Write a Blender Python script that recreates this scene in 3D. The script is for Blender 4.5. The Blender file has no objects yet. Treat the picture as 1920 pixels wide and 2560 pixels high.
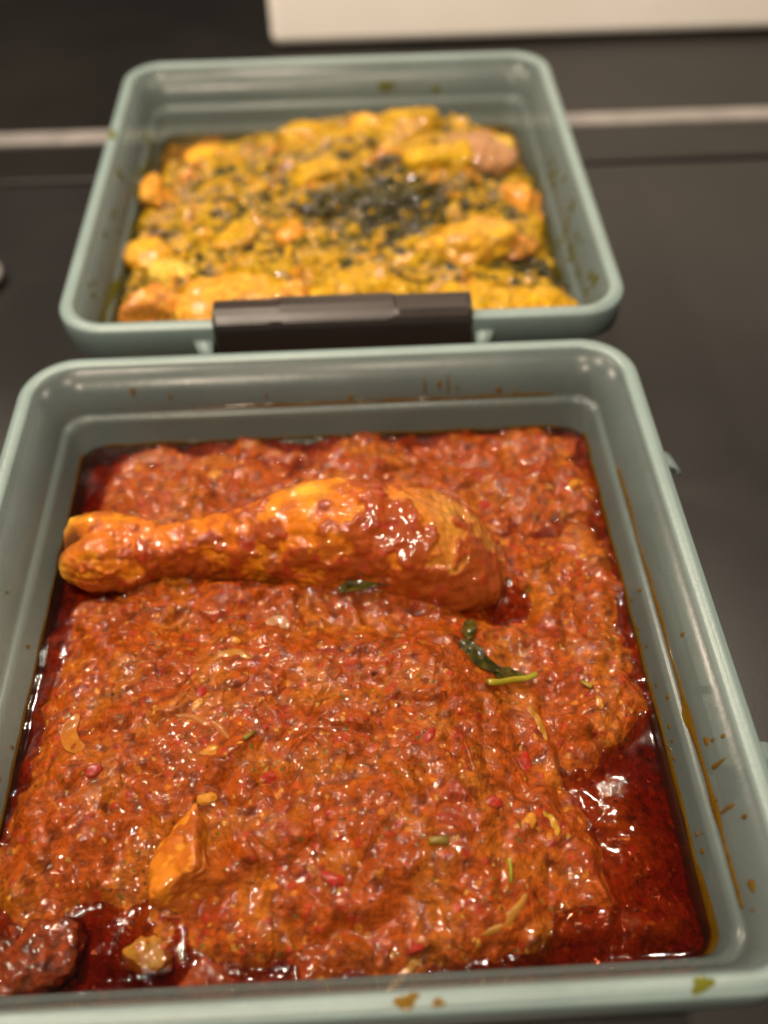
import bpy, bmesh, math, random
import numpy as np
from mathutils import Vector, Matrix

S = bpy.context.scene
# ------------------------------------------------------------------ camera
cam_d = bpy.data.cameras.new('camera'); cam = bpy.data.objects.new('camera', cam_d)
S.collection.objects.link(cam); S.camera = cam
cam.location = (0.008635, -0.131045, 0.249511)
cam.rotation_euler = (0.688172, 0.011361, -0.048232)
cam_d.sensor_fit = 'VERTICAL'; cam_d.sensor_height = 36.0; cam_d.lens = 32.34
cam_d.clip_start = 0.005; cam_d.clip_end = 20
cam_d.dof.use_dof = True; cam_d.dof.focus_distance = 0.229; cam_d.dof.aperture_fstop = 5.6
cam_d.dof.aperture_blades = 0
# ------------------------------------------------------------------ room light
W = bpy.data.worlds.new('World'); S.world = W; W.use_nodes = True
bg = W.node_tree.nodes['Background']
bg.inputs[0].default_value = (1.0, 0.86, 0.72, 1); bg.inputs[1].default_value = 0.07

def lamp(name, loc, target, size, power, col=(1, 0.82, 0.63)):
    l = bpy.data.lights.new(name, 'AREA'); l.shape = 'DISK'; l.size = size; l.energy = power; l.color = col
    o = bpy.data.objects.new(name, l); S.collection.objects.link(o); o.location = loc
    o.rotation_euler = (Vector(target) - Vector(loc)).to_track_quat('-Z', 'Y').to_euler()
    return o
lamp('cabinet_spotlight', (-0.36, 0.33, 0.56), (-0.15, 0.10, 0), 0.028, 3.2)
lamp('cabinet_spotlight', (-0.06, 0.27, 0.58), (0, 0.2, 0), 0.028, 1.5)
lamp('cabinet_spotlight', (0.24, 0.25, 0.56), (0.20, 0.3, 0), 0.028, 1.3)
lamp('ceiling_spotlight', (-0.40, 0.00, 1.30), (0, 0, 0), 0.065, 7.5)
lamp('ceiling_spotlight', (0.08, -0.30, 1.30), (0, 0, 0), 0.065, 5.5)
lamp('ceiling_spotlight', (-0.25, -0.75, 1.20), (0, 0.1, 0), 0.065, 11.0)
S.view_settings.view_transform = 'Standard'; S.view_settings.look = 'None'
S.view_settings.exposure = 0.0; S.view_settings.gamma = 1.0; S.view_settings.use_curve_mapping = False
S.render.engine = 'CYCLES'
S.cycles.max_bounces = 10; S.cycles.transparent_max_bounces = 16
S.cycles.caustics_reflective = False; S.cycles.caustics_refractive = False
S.cycles.use_denoising = True; S.cycles.sample_clamp_indirect = 3
S.cycles.use_adaptive_sampling = True; S.cycles.adaptive_threshold = 0.01

# ------------------------------------------------------------------ numpy noise
def _hash(ix, iy, iz, seed):
    h = (ix.astype(np.int64) * 374761393 + iy.astype(np.int64) * 668265263 + iz.astype(np.int64) * 2147483647 // 7 + seed * 974634777) & 0xffffffff
    h = ((h ^ (h >> 13)) * 1274126177) & 0xffffffff
    h = ((h ^ (h >> 16)) * 2246822519) & 0xffffffff
    return (h ^ (h >> 15)) & 0xffffff
def rnd(ix, iy, seed): return _hash(ix, iy, np.zeros_like(ix), seed) / float(0xffffff)
def perlin2(x, y, seed=0):
    x0 = np.floor(x); y0 = np.floor(y); fx = x - x0; fy = y - y0
    u = fx*fx*fx*(fx*(fx*6-15)+10); v = fy*fy*fy*(fy*(fy*6-15)+10)
    x0 = x0.astype(np.int64); y0 = y0.astype(np.int64)
    def g(dx, dy):
        a = rnd(x0+dx, y0+dy, seed) * 2*math.pi
        return np.cos(a)*(fx-dx) + np.sin(a)*(fy-dy)
    return 1.5*((g(0,0)*(1-u)+g(1,0)*u)*(1-v) + (g(0,1)*(1-u)+g(1,1)*u)*v)
def perlin3(P, seed=0):
    F = np.floor(P); f = P - F; I = F.astype(np.int64)
    w = f*f*f*(f*(f*6-15)+10); out = 0
    for dx in (0, 1):
        for dy in (0, 1):
            for dz in (0, 1):
                a = _hash(I[:,0]+dx, I[:,1]+dy, I[:,2]+dz, seed)
                t = (a & 0xfff) / 4095.*2*math.pi; c = ((a >> 12) & 0xfff) / 4095.*2-1; s = np.sqrt(1-c*c)
                d = np.cos(t)*s*(f[:,0]-dx)+np.sin(t)*s*(f[:,1]-dy)+c*(f[:,2]-dz)
                k = (w[:,0] if dx else 1-w[:,0])*(w[:,1] if dy else 1-w[:,1])*(w[:,2] if dz else 1-w[:,2])
                out = out + k*d
    return out*1.5
def worley(x, y, seed=0):
    x0 = np.floor(x).astype(np.int64); y0 = np.floor(y).astype(np.int64)
    f1 = np.full(x.shape, 9.); f2 = np.full(x.shape, 9.); idv = np.zeros(x.shape)
    for dx in (-1, 0, 1):
        for dy in (-1, 0, 1):
            cx = x0+dx; cy = y0+dy
            px = cx + rnd(cx, cy, seed); py = cy + rnd(cx, cy, seed+17)
            d = np.hypot(px-x, py-y); r = rnd(cx, cy, seed+31)
            near = d < f1
            f2 = np.where(near, f1, np.minimum(f2, d)); idv = np.where(near, r, idv); f1 = np.where(near, d, f1)
    return f1, f2, idv
def ss(a, b, x):
    t = np.clip((x-a)/(b-a), 0, 1); return t*t*(3-2*t)
def sdpoly(x, y, poly):
    """signed distance to a polygon, positive inside"""
    d = np.full(x.shape, 1e9); ins = np.zeros(x.shape, bool); n = len(poly)
    for i in range(n):
        ax, ay = poly[i]; bx, by = poly[(i+1) % n]
        ex, ey = bx-ax, by-ay; wx, wy = x-ax, y-ay
        t = np.clip((wx*ex+wy*ey)/(ex*ex+ey*ey), 0, 1)
        d = np.minimum(d, np.hypot(wx-ex*t, wy-ey*t))
        c = ((ay > y) != (by > y)) & (x < ex*(y-ay)/(ey if ey else 1e-9)+ax)
        ins ^= c
    return np.where(ins, d, -d)
def gau(x, y, cx, cy, rx, ry, a=0):
    c, s = math.cos(a), math.sin(a); u = (x-cx)*c+(y-cy)*s; v = -(x-cx)*s+(y-cy)*c
    return np.exp(-(u/rx)**2-(v/ry)**2)

# ------------------------------------------------------------------ mesh helpers
def np_mesh(name, co, faces, colors=None, smooth=True):
    me = bpy.data.meshes.new(name); n = len(co); k = faces.shape[1]
    me.vertices.add(n); me.vertices.foreach_set('co', np.ascontiguousarray(co, np.float32).ravel())
    me.loops.add(faces.size); me.loops.foreach_set('vertex_index', faces.astype(np.int32).ravel())
    me.polygons.add(len(faces)); me.polygons.foreach_set('loop_start', np.arange(0, faces.size, k, dtype=np.int32))
    me.update(calc_edges=True)
    me.polygons.foreach_set('use_smooth', np.full(len(faces), smooth))
    if colors is not None:
        a = me.color_attributes.new('pigment', 'FLOAT_COLOR', 'POINT')
        c = np.ones((n, 4), np.float32); c[:, :colors.shape[1]] = colors
        a.data.foreach_set('color', c.ravel())
    me.validate(); me.update()
    return me
def link(name, me, mat, parent=None, label=None, cat=None, group=None, kind=None):
    if isinstance(me, bmesh.types.BMesh):
        m = bpy.data.meshes.new(name); me.to_mesh(m); me.free(); me = m
    o = bpy.data.objects.new(name, me); S.collection.objects.link(o)
    if mat and not me.materials: me.materials.append(mat)
    if parent: o.parent = parent
    if label: o['label'] = label
    if cat: o['category'] = cat
    if group: o['group'] = group
    if kind: o['kind'] = kind
    return o
def root(name, loc, rz, label, cat, group=None):
    o = bpy.data.objects.new(name, None); S.collection.objects.link(o); o.location = loc; o.rotation_euler = (0, 0, rz)
    o.empty_display_size = 0.02; o['label'] = label; o['category'] = cat
    if group: o['group'] = group
    return o
def gridfaces(nu, nv, wrap_u=False):
    i = np.arange(nu if wrap_u else nu-1)[:, None]; j = np.arange(nv-1)[None, :]
    a = i*nv+j; b = ((i+1) % nu)*nv+j
    return np.stack([a, b, b+1, a+1], -1).reshape(-1, 4)
def tube(pts, rad, ns=10):
    """tapered tube with round ends along a polyline (metres)"""
    pts = [Vector(p) for p in pts]; bm = bmesh.new(); rings = []
    n = len(pts)
    for i, p in enumerate(pts):
        t = (pts[min(i+1, n-1)]-pts[max(i-1, 0)]).normalized()
        a = t.orthogonal().normalized() if i == 0 else (prev - t*prev.dot(t)).normalized(); prev = a; b = t.cross(a)
        r = rad[i] if hasattr(rad, '__len__') else rad
        rings.append([bm.verts.new(p+(a*math.cos(q)+b*math.sin(q))*r) for q in [2*math.pi*k/ns for k in range(ns)]])
    for r0, r1 in zip(rings, rings[1:]):
        for k in range(ns): bm.faces.new((r0[k], r0[(k+1) % ns], r1[(k+1) % ns], r1[k]))
    for r, s in ((rings[0], -1), (rings[-1], 1)):
        bm.faces.new(r if s > 0 else r[::-1])
    for f in bm.faces: f.smooth = True
    return bm

# ------------------------------------------------------------------ materials
def mat(name):
    m = bpy.data.materials.new(name); m.use_nodes = True; nt = m.node_tree
    return m, nt, nt.nodes['Principled BSDF'], nt.nodes['Material Output']
def noise_node(nt, scale, detail=3, rough=0.55, obj=True):
    tc = nt.nodes.new('ShaderNodeTexCoord'); n = nt.nodes.new('ShaderNodeTexNoise')
    n.inputs['Scale'].default_value = scale; n.inputs['Detail'].default_value = detail; n.inputs['Roughness'].default_value = rough
    nt.links.new(tc.outputs['Object'], n.inputs['Vector']); return n
def ramp(nt, src, stops):
    r = nt.nodes.new('ShaderNodeValToRGB'); e = r.color_ramp.elements
    while len(e) < len(stops): e.new(0.5)
    for k, (p, c) in enumerate(stops): e[k].position = p; e[k].color = (*c, 1)
    nt.links.new(src, r.inputs[0]); return r
def bump(nt, src, strength, dist, b):
    n = nt.nodes.new('ShaderNodeBump'); n.inputs['Strength'].default_value = strength; n.inputs['Distance'].default_value = dist
    nt.links.new(src, n.inputs['Height']); nt.links.new(n.outputs[0], b.inputs['Normal']); return n
def food_mat(name, rough=0.22, sss=0.25, rad=(0.004, 0.0012, 0.0005), coat=0.6, micro=1800, mstr=0.35, mdist=0.0003, var=0.25, cdist=0.00006, dens=0.62):
    m, nt, b, out = mat(name)
    vc = nt.nodes.new('ShaderNodeVertexColor'); vc.layer_name = 'pigment'
    n = noise_node(nt, 420, 4, 0.65)
    mr = nt.nodes.new('ShaderNodeMapRange'); mr.inputs[1].default_value = 0.3; mr.inputs[2].default_value = 0.7
    mr.inputs[3].default_value = 1-var; mr.inputs[4].default_value = 1+var; nt.links.new(n.outputs[0], mr.inputs[0])
    mx = nt.nodes.new('ShaderNodeMix'); mx.data_type = 'RGBA'; mx.blend_type = 'MULTIPLY'; mx.inputs[0].default_value = 1
    nt.links.new(vc.outputs[0], mx.inputs[6]); nt.links.new(mr.outputs[0], mx.inputs[7]); mr.inputs[3].default_value = (1-var)*dens; mr.inputs[4].default_value = (1+var)*dens
    nt.links.new(mx.outputs[2], b.inputs['Base Color'])
    b.inputs['Roughness'].default_value = rough; b.inputs['IOR'].default_value = 1.45; b.inputs['Specular IOR Level'].default_value = 0.1
    b.inputs['Subsurface Weight'].default_value = sss; b.inputs['Subsurface Radius'].default_value = rad; b.inputs['Subsurface Scale'].default_value = 1.0
    b.inputs['Coat Weight'].default_value = coat; b.inputs['Coat Roughness'].default_value = 0.02; b.inputs['Coat IOR'].default_value = 1.55
    n2 = noise_node(nt, micro, 2, 0.6); bp = bump(nt, n2.outputs[0], mstr, mdist, b)
    n3 = noise_node(nt, 1250, 0, 0.4); bc = nt.nodes.new('ShaderNodeBump'); bc.inputs['Strength'].default_value = 1; bc.inputs['Distance'].default_value = cdist
    nt.links.new(n3.outputs[0], bc.inputs['Height']); nt.links.new(bc.outputs[0], b.inputs['Coat Normal'])
    return m
M = {}
M['stew'] = food_mat('tomato stew', 0.5, 0.12, coat=0.52, micro=900, mstr=0.9, mdist=0.0006, var=0.45, dens=0.54)
M['chicken'] = food_mat('cooked chicken skin', 0.38, 0.25, dens=0.82, coat=0.65, micro=1500, mstr=0.4, mdist=0.0003, var=0.18)
M['curry'] = food_mat('yellow curry', 0.3, 0.2, (0.003, 0.002, 0.0005), coat=0.45, micro=1000, mstr=.7, cdist=0.00006, dens=0.95)
M['onion'] = food_mat('softened onion', 0.2, 0.5, (0.004, 0.002, 0.001), coat=0.5, var=0.12)
M['leaf'] = food_mat('cooked leaf', 0.25, 0.05, coat=0.5, var=0.2, mdist=0.0002)

def oil_mat(name, tint, dens, surf):
    m, nt, b, out = mat(name); nt.nodes.remove(b)
    tr = nt.nodes.new('ShaderNodeBsdfTransparent'); tr.inputs[0].default_value = (*surf, 1)
    gl = nt.nodes.new('ShaderNodeBsdfGlossy'); gl.inputs['Roughness'].default_value = 0.05
    fr = nt.nodes.new('ShaderNodeFresnel'); fr.inputs[0].default_value = 1.46
    mx = nt.nodes.new('ShaderNodeMixShader')
    n = noise_node(nt, 2200, 1); n3 = noise_node(nt, 70, 3)
    r3 = ramp(nt, n3.outputs[0], [(0.53, (0, 0, 0)), (0.62, (1, 1, 1))])
    mu = nt.nodes.new('ShaderNodeMath'); mu.operation = 'MULTIPLY'; nt.links.new(n.outputs[0], mu.inputs[0]); nt.links.new(r3.outputs[0], mu.inputs[1])
    bp = nt.nodes.new('ShaderNodeBump'); bp.inputs['Strength'].default_value = 0.6; bp.inputs['Distance'].default_value = 0.00009
    nt.links.new(mu.outputs[0], bp.inputs['Height']); nt.links.new(bp.outputs[0], gl.inputs['Normal']); nt.links.new(bp.outputs[0], fr.inputs['Normal'])
    nt.links.new(fr.outputs[0], mx.inputs[0]); nt.links.new(tr.outputs[0], mx.inputs[1]); nt.links.new(gl.outputs[0], mx.inputs[2])
    nt.links.new(mx.outputs[0], out.inputs['Surface'])
    if dens:
        ab = nt.nodes.new('ShaderNodeVolumeAbsorption'); ab.inputs[0].default_value = (*tint, 1); ab.inputs[1].default_value = dens
        nt.links.new(ab.outputs[0], out.inputs['Volume'])
    return m
M['red_oil'] = oil_mat('red cooking oil', (0.70, 0.28, 0.16), 210, (0.80, 0.58, 0.46))
M['yellow_oil'] = oil_mat('yellow cooking oil', (0.95, 0.78, 0.15), 120, (0.92, 0.85, 0.5))

def plastic(name, col, rough, trans, tcol=(0.8, 0.85, 0.8), nstr=0.15, nscale=260):
    m, nt, b, out = mat(name)
    n = noise_node(nt, 35, 4, 0.6)
    r = ramp(nt, n.outputs[0], [(0.3, tuple(c*0.90 for c in col)), (0.7, tuple(min(1, c*1.08) for c in col))])
    nt.links.new(r.outputs[0], b.inputs['Base Color'])
    b.inputs['Roughness'].default_value = rough; b.inputs['IOR'].default_value = 1.5
    n2 = noise_node(nt, nscale, 3, 0.6); bump(nt, n2.outputs[0], nstr, 0.0004, b)
    rr = nt.nodes.new('ShaderNodeMapRange'); rr.inputs[3].default_value = rough*0.75; rr.inputs[4].default_value = rough*1.4
    nt.links.new(n.outputs[0], rr.inputs[0]); nt.links.new(rr.outputs[0], b.inputs['Roughness'])
    if trans:
        tr = nt.nodes.new('ShaderNodeBsdfTransparent'); tr.inputs[0].default_value = (*tcol, 1)
        mx = nt.nodes.new('ShaderNodeMixShader'); mx.inputs[0].default_value = trans
        nt.links.new(b.outputs[0], mx.inputs[1]); nt.links.new(tr.outputs[0], mx.inputs[2]); nt.links.new(mx.outputs[0], out.inputs['Surface'])
    return m
M['wall'] = plastic('translucent sage plastic', (0.148, 0.190, 0.186), 0.25, 0.55)
M['rim'] = plastic('sage plastic rim', (0.180, 0.245, 0.240), 0.3, 0, nstr=0.25, nscale=900)
M['clip'] = plastic('dark brown plastic', (0.026, 0.019, 0.017), 0.32, 0, nstr=0.1)

def stain_mat(name, col, alpha, rough=0.12):
    m, nt, b, out = mat(name)
    n = noise_node(nt, 500, 3)
    r = ramp(nt, n.outputs[0], [(0.3, tuple(c*0.7 for c in col)), (0.7, col)])
    nt.links.new(r.outputs[0], b.inputs['Base Color']); b.inputs['Roughness'].default_value = rough
    tr = nt.nodes.new('ShaderNodeBsdfTransparent'); tr.inputs[0].default_value = tuple(min(1, c*1.6+.15) for c in col)+(1,)
    mx = nt.nodes.new('ShaderNodeMixShader'); mx.inputs[0].default_value = alpha
    nt.links.new(tr.outputs[0], mx.inputs[1]); nt.links.new(b.outputs[0], mx.inputs[2]); nt.links.new(mx.outputs[0], out.inputs['Surface'])
    return m
M['amber'] = stain_mat('amber oil film', (0.22, 0.115, 0.006), 0.5)
M['drop'] = stain_mat('orange oil drop', (0.34, 0.19, 0.02), 0.30, 0.06)
M['yellow_film'] = stain_mat('yellow oil film', (0.30, 0.27, 0.04), 0.16)

# ------------------------------------------------------------------ the setting
def slab(name, x0, x1, y0, y1, z0, z1, m, bev=0.0015, **kw):
    bm = bmesh.new(); bmesh.ops.create_cube(bm, size=1)
    for v in bm.verts: v.co = Vector((x0+(x1-x0)*(v.co.x+.5), y0+(y1-y0)*(v.co.y+.5), z0+(z1-z0)*(v.co.z+.5)))
    if bev: bmesh.ops.bevel(bm, geom=bm.edges[:], offset=bev, segments=3, affect='EDGES', profile=0.5)
    return link(name, bm, m, **kw)
def stone(name, c0, c1, rough, sc=9):
    m, nt, b, out = mat(name)
    n = noise_node(nt, sc, 5, 0.5); r = ramp(nt, n.outputs[0], [(0.38, c0), (0.64, c1)])
    nt.links.new(r.outputs[0], b.inputs['Base Color'])
    n2 = noise_node(nt, 14, 3); mr = nt.nodes.new('ShaderNodeMapRange'); mr.inputs[3].default_value = rough*0.8; mr.inputs[4].default_value = rough*1.3
    nt.links.new(n2.outputs[0], mr.inputs[0]); nt.links.new(mr.outputs[0], b.inputs['Roughness'])
    n4 = noise_node(nt, 900, 2); bump(nt, n4.outputs[0], 0.2, 0.0002, b)
    return m
M['top'] = stone('dark brown worktop', (0.006, 0.0056, 0.0058), (0.0135, 0.0122, 0.0125), 0.34)
M['hob'] = stone('dark hob surface', (0.005, 0.0045, 0.004), (0.010, 0.009, 0.008), 0.34)
M['steel'] = stone('brushed steel', (0.17, 0.16, 0.155), (0.23, 0.215, 0.205), 0.45, 40)
M['white'] = stone('warm white gloss panel', (0.86, 0.83, 0.78), (0.91, 0.88, 0.84), 0.3, 12)
slab('worktop', -1.2, 1.2, -0.8, 0.296, -0.03, 0, M['top'], kind='structure')
hob = root('hob', (0, 0.60, 0), 0, 'dark hob with a pale steel strip across it behind both food boxes', 'hob')
def inloc(o, r): o.location = -Vector(r.location); return o
rot_strip = math.radians(1.3)
inloc(slab('dark_slab', -1.2, 1.2, 0.2985, 0.3325, -0.03, 0.0006, M['hob'], parent=hob), hob)  # slab toned darker than the worktop, up to the steel strip
inloc(slab('steel_strip', -1.2, 1.2, 0.3335, 0.3455, -0.03, 0.002, M['steel'], parent=hob), hob)
inloc(slab('glass_plate', -1.2, 1.2, 0.3465, 1.4, -0.03, 0.0006, M['hob'], parent=hob), hob)
hob.rotation_euler = (0, 0, 0)
slab('white_panel', -0.034, 0.62, 0.436, 0.462, 0.0008, 0.30, M['white'], bev=0.006, label='white upright panel with rounded corner standing behind the back box at top right', cat='panel')
bm = bmesh.new(); bmesh.ops.create_cone(bm, cap_ends=True, segments=40, radius1=0.011, radius2=0.0105, depth=0.008)
bmesh.ops.bevel(bm, geom=[e for e in bm.edges if e.calc_face_angle(0) > 0.8], offset=0.002, segments=3, affect='EDGES')
for f in bm.faces: f.smooth = True
disc_ob = link('pale_disc', bm, M['steel'], label='small pale round disc on the worktop at the left edge', cat='pale_disc'); disc_ob.location = (-0.1572, 0.216, 0.004)  # low disc added as a pale round blob at the left edge

# ------------------------------------------------------------------ food boxes
HW = 0.095
def rounded_ring(hw, r, ncor=14, nside=28):
    pts = []
    r = min(r, hw*0.98)
    for q in range(4):
        a0 = q*math.pi/2; cx, cy = [(1, 1), (-1, 1), (-1, -1), (1, -1)][q]
        c = (cx*(hw-r), cy*(hw-r))
        for k in range(ncor+1):
            a = a0+math.pi/2*k/ncor; pts.append((c[0]+r*math.cos(a), c[1]+r*math.sin(a)))
        # side points to next corner
        nxt = [(-1, 1), (-1, -1), (1, -1), (1, 1)][q]
        a = a0+math.pi/2; p0 = pts[-1]; p1 = (nxt[0]*(hw-r)+r*math.cos(a), nxt[1]*(hw-r)+r*math.sin(a))
        for k in range(1, nside): t = k/nside; pts.append((p0[0]+(p1[0]-p0[0])*t, p0[1]+(p1[1]-p0[1])*t))
    return np.array(pts)
RR = 0.0190
def rad(h): return float(np.interp(h, [0.070, 0.0795, 0.0858, 0.0895, 0.095], [0.005, 0.0060, 0.0075, 0.0120, 0.0165]))
def loft(profile, close=True, cap0=False):
    rings = [np.c_[rounded_ring(h, rad(h)), np.full(4*(14+28), z)] for h, z in profile]
    co = np.stack(rings, 1)          # n x m x 3
    n, m = co.shape[:2]; co = co.reshape(-1, 3)
    F = gridfaces(n, m, True)
    if close:
        i = np.arange(n); j = (i+1) % n
        F = np.concatenate([F, np.stack([i*m+m-1, j*m+m-1, j*m, i*m], -1)])
    return co, F
rim_top = 0.058
prof_body = [(0.004, 0.0030), (0.060, 0.0030), (0.0735, 0.0032), (0.0768, 0.0042), (0.0786, 0.0065), (0.0795, 0.010),
             (0.0835, 0.0392), (0.0838, 0.0400), (0.0843, 0.0407), (0.0850, 0.0411), (0.0855, 0.0413), (0.0858, 0.0418), (0.0860, 0.0425), (0.0901, 0.0566),
             (0.0915, 0.0560), (0.0880, 0.040), (0.0815, 0.0050), (0.0795, 0.0016), (0.0765, 0.0004), (0.070, 0.0000), (0.004, 0.0000)]
prof_rim = [(0.0903, 0.0555), (0.0902, 0.0563), (0.0904, 0.0571), (0.0909, 0.0577), (0.0918, 0.0580), (0.0928, 0.05805), (0.0934, 0.0579), (0.0937, 0.0576),
            (0.0944, 0.05745), (0.0948, 0.0570), (0.0950, 0.0562), (0.0950, 0.0540), (0.0948, 0.0465), (0.0944, 0.0461), (0.0938, 0.0464), (0.0934, 0.0480), (0.0930, 0.0535), (0.0912, 0.0552)]
def inner_half(z):      # inner half width of the wall at a height
    pr = prof_body[5:14]; return float(np.interp(z, [p[1] for p in pr], [p[0] for p in pr]))
def wall_pt(side, t, z, off=0.00025):
    """t runs along a side in metres from its middle"""
    h = inner_half(z)-off
    # slow down at the corners
    r = rad(h); s = h-r
    if abs(t) <= s: a, b = t, h
    else:
        ang = min((abs(t)-s)/r, math.pi/2); a = math.copysign(s+r*math.sin(ang), t); b = s+r*math.cos(ang)
    return {'R': (b, a, z), 'L': (-b, a, z), 'F': (a, b, z), 'N': (a, -b, z)}[side]
body_co, body_f = loft(prof_body); body_me = np_mesh('body', body_co, body_f); body_me.materials.append(M['wall'])
rim_co, rim_f = loft(prof_rim); rim_me = np_mesh('rim', rim_co, rim_f); rim_me.materials.append(M['rim'])

def clip_mesh():
    """clip lever over the rim: extruded section in the (y, z) plane, along x"""
    sec = [(-0.0035, 0.0012), (-0.0025, 0.0032), (0.0, 0.0040), (0.0035, 0.0042), (0.0062, 0.0036), (0.0082, 0.0018), (0.0088, -0.0006),
           (0.0090, -0.010), (0.0088, -0.0190), (0.0080, -0.0212), (0.0066, -0.0205), (0.0064, -0.010), (0.0062, -0.0015), (0.0050, 0.0006), (0.0030, 0.0010), (-0.0015, 0.0008)]
    xs = [-0.0423, -0.0420, -0.0412, -0.024, -0.0222, -0.020, 0.0, 0.0148, 0.0165, 0.0172, 0.0180, 0.030, 0.0408, 0.0414, 0.0420]
    bm = bmesh.new(); rings = []
    for x in xs:
        ring = []
        for k, (y, z) in enumerate(sec):
            yy, zz = y, z
            if abs(x) > 0.0416: zz = z*0.93+0.0002 if z > 0 else z; yy = y*0.96
            if x > -0.021 and k in (1, 2, 3) and x < 0.017: zz += 0.0007
            if x > 0.0170 and x < 0.0411 and k in (2, 3, 4): zz -= 0.0012; 
            if x > 0.0170 and x < 0.0411 and k == 4: zz += 0.0016; yy += 0.0004
            ring.append(bm.verts.new((x, -yy, zz)))
        rings.append(ring)
    n = len(sec)
    for a, b in zip(rings, rings[1:]):
        for k in range(n): bm.faces.new((a[k], a[(k+1) % n], b[(k+1) % n], b[k]))
    bm.faces.new(rings[0][::-1]); bm.faces.new(rings[-1])
    bmesh.ops.recalc_face_normals(bm, faces=bm.faces)
    bmesh.ops.bevel(bm, geom=[e for e in bm.edges if e.calc_face_angle(0) > 0.55], offset=0.00035, segments=2, affect='EDGES')
    for f in bm.faces: f.smooth = f.calc_area() < 2e-6
    me = bpy.data.meshes.new('clip'); bm.to_mesh(me); bm.free(); me.materials.append(M['clip']); return me
def lug_mesh(s):
    """small wedge lug the clip is hinged on, curving out of the wall"""
    bm = bmesh.new(); n = 12; A = []; B = []
    for k in range(n+1):
        a = math.pi*0.5*k/n
        yo = -0.0062*math.sin(a); zo = 0.0045*math.cos(a)
        A.append([bm.verts.new((0, yo+d*math.sin(a), zo-0.004-d*math.cos(a)*0.8)) for d in (0, 0.0016)])
        B.append([bm.verts.new((s*(0.0035+0.003*(1-k/n)), yo*0.85+d*math.sin(a), zo-0.004-d*math.cos(a)*0.8)) for d in (0, 0.0016)])
    for k in range(n):
        bm.faces.new((A[k][0], A[k+1][0], B[k+1][0], B[k][0])); bm.faces.new((A[k][1], B[k][1], B[k+1][1], A[k+1][1]))
        bm.faces.new((A[k][0], A[k][1], A[k+1][1], A[k+1][0])); bm.faces.new((B[k][0], B[k+1][0], B[k+1][1], B[k][1]))
    bm.faces.new((A[0][0], B[0][0], B[0][1], A[0][1])); bm.faces.new((A[n][0], A[n][1], B[n][1], B[n][0]))
    bmesh.ops.recalc_face_normals(bm, faces=bm.faces)
    for f in bm.faces: f.smooth = True
    me = bpy.data.meshes.new('hinge_lug'); bm.to_mesh(me); bm.free(); me.materials.append(M['rim']); return me
clip_me = clip_mesh(); lugL = lug_mesh(-1); lugR = lug_mesh(1)
def make_box(loc, rz, label):
    r = root('food_box', loc, rz, label, 'food box', 'green plastic food boxes')
    link('body', body_me, None, r); link('rim', rim_me, None, r); return r
front = make_box((0, 0, 0), 0, 'sage green open plastic box in front, holding the red stew and drumstick')
back = make_box((0.0052, 0.2021, 0), -0.0045, 'sage green open plastic box behind, holding the yellow curry')
# back box: clip closed over the near rim
c = link('clip', clip_me, None, back); c.location = (0, -0.0880, rim_top)
for s, me in ((-1, lugL), (1, lugR)):
    l = link('hinge_lug', me, None, back); l.location = (s*0.0432, -0.0948, rim_top-0.0058)
# front box: clip hangs open on the right side, lugs beside it
c = link('clip', clip_me, None, front); c.rotation_euler = (0, 0, math.radians(90)); c.location = (0.0925, 0, rim_top-0.024)
for s, me in ((-1, lugL), (1, lugR)):
    l = link('hinge_lug', me, None, front); l.location = (0.0948, s*0.0425, rim_top-0.0048); l.rotation_euler = (0, 0, math.radians(90))

# ------------------------------------------------------------------ food fields
def square_grid(N, hw, r=0.0070):
    u = np.linspace(-1, 1, N); U, V = np.meshgrid(u, u, indexing='ij')
    m = np.maximum(np.abs(U), np.abs(V)) + 1e-9
    dx, dy = U/m, V/m                      # on the unit square
    a = np.minimum(np.abs(dx), np.abs(dy)); c = 1-r/hw
    e = np.where(a > c, (c*(1+a)+np.sqrt(np.clip((c*(1+a))**2-(1+a*a)*(2*c*c-(1-c)**2), 0, None)))/(1+a*a), 1.0)
    sc = 1-(1-e)*m**6
    return U*hw*sc*1000, V*hw*sc*1000, m
N = 880
X, Y, Mx = square_grid(N, 0.0829)      # in millimetres
def warp(x, y, amp, sc, seed): return x+amp*perlin2(x/sc, y/sc, seed), y+amp*perlin2(x/sc, y/sc, seed+5)
def pulp(x, y, seed=0):
    """the lumpy, grainy body of a cooked sauce, in mm"""
    xw, yw = warp(x, y, 2.6, 9, seed+40); xv, yv = warp(x, y, 0.5, 1.7, seed+50)
    f1, f2, i1 = worley(xw/5.2, yw/4.6, seed+1); g1, g2, i2 = worley(xv/2.1, yv/1.9, seed+2); h1, h2, i3 = worley(xv/0.95, yv/0.95, seed+3)
    keep = ss(0.25, 0.8, i1)
    z = 2.5*perlin2(x/18, y/16, seed+4)+1.2*perlin2(xw/8, yw/7, seed+6)+0.38*perlin2(xw/4.2, yw/3.6, seed+7)
    z += 1.15*keep*(1-ss(0.0, 1.0, f1)) + 0.50*ss(0.2, 1.0, i2)*(1-ss(0, 1.0, g1)) + 0.09*ss(0.2, 0.9, i3)*(1-ss(0, 0.9, h1))
    z += 2.4*np.sqrt(perlin2(xw/9, yw/8, seed+21)**2+0.012)-1.0
    rough = 0.35+0.65*ss(-0.25, 0.35, perlin2(x/9, y/9, seed+20))
    z += rough*(0.20*perlin2(xw/2.6, yw/2.3, seed+10)+0.045*perlin2(xv/1.25, yv/1.15, seed+8)+0.006*perlin2(x/0.62, y/0.62, seed+9))
    return z, (f1, i1), (g1, i2), (h1, i3)
LIQ = 30.0
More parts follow.
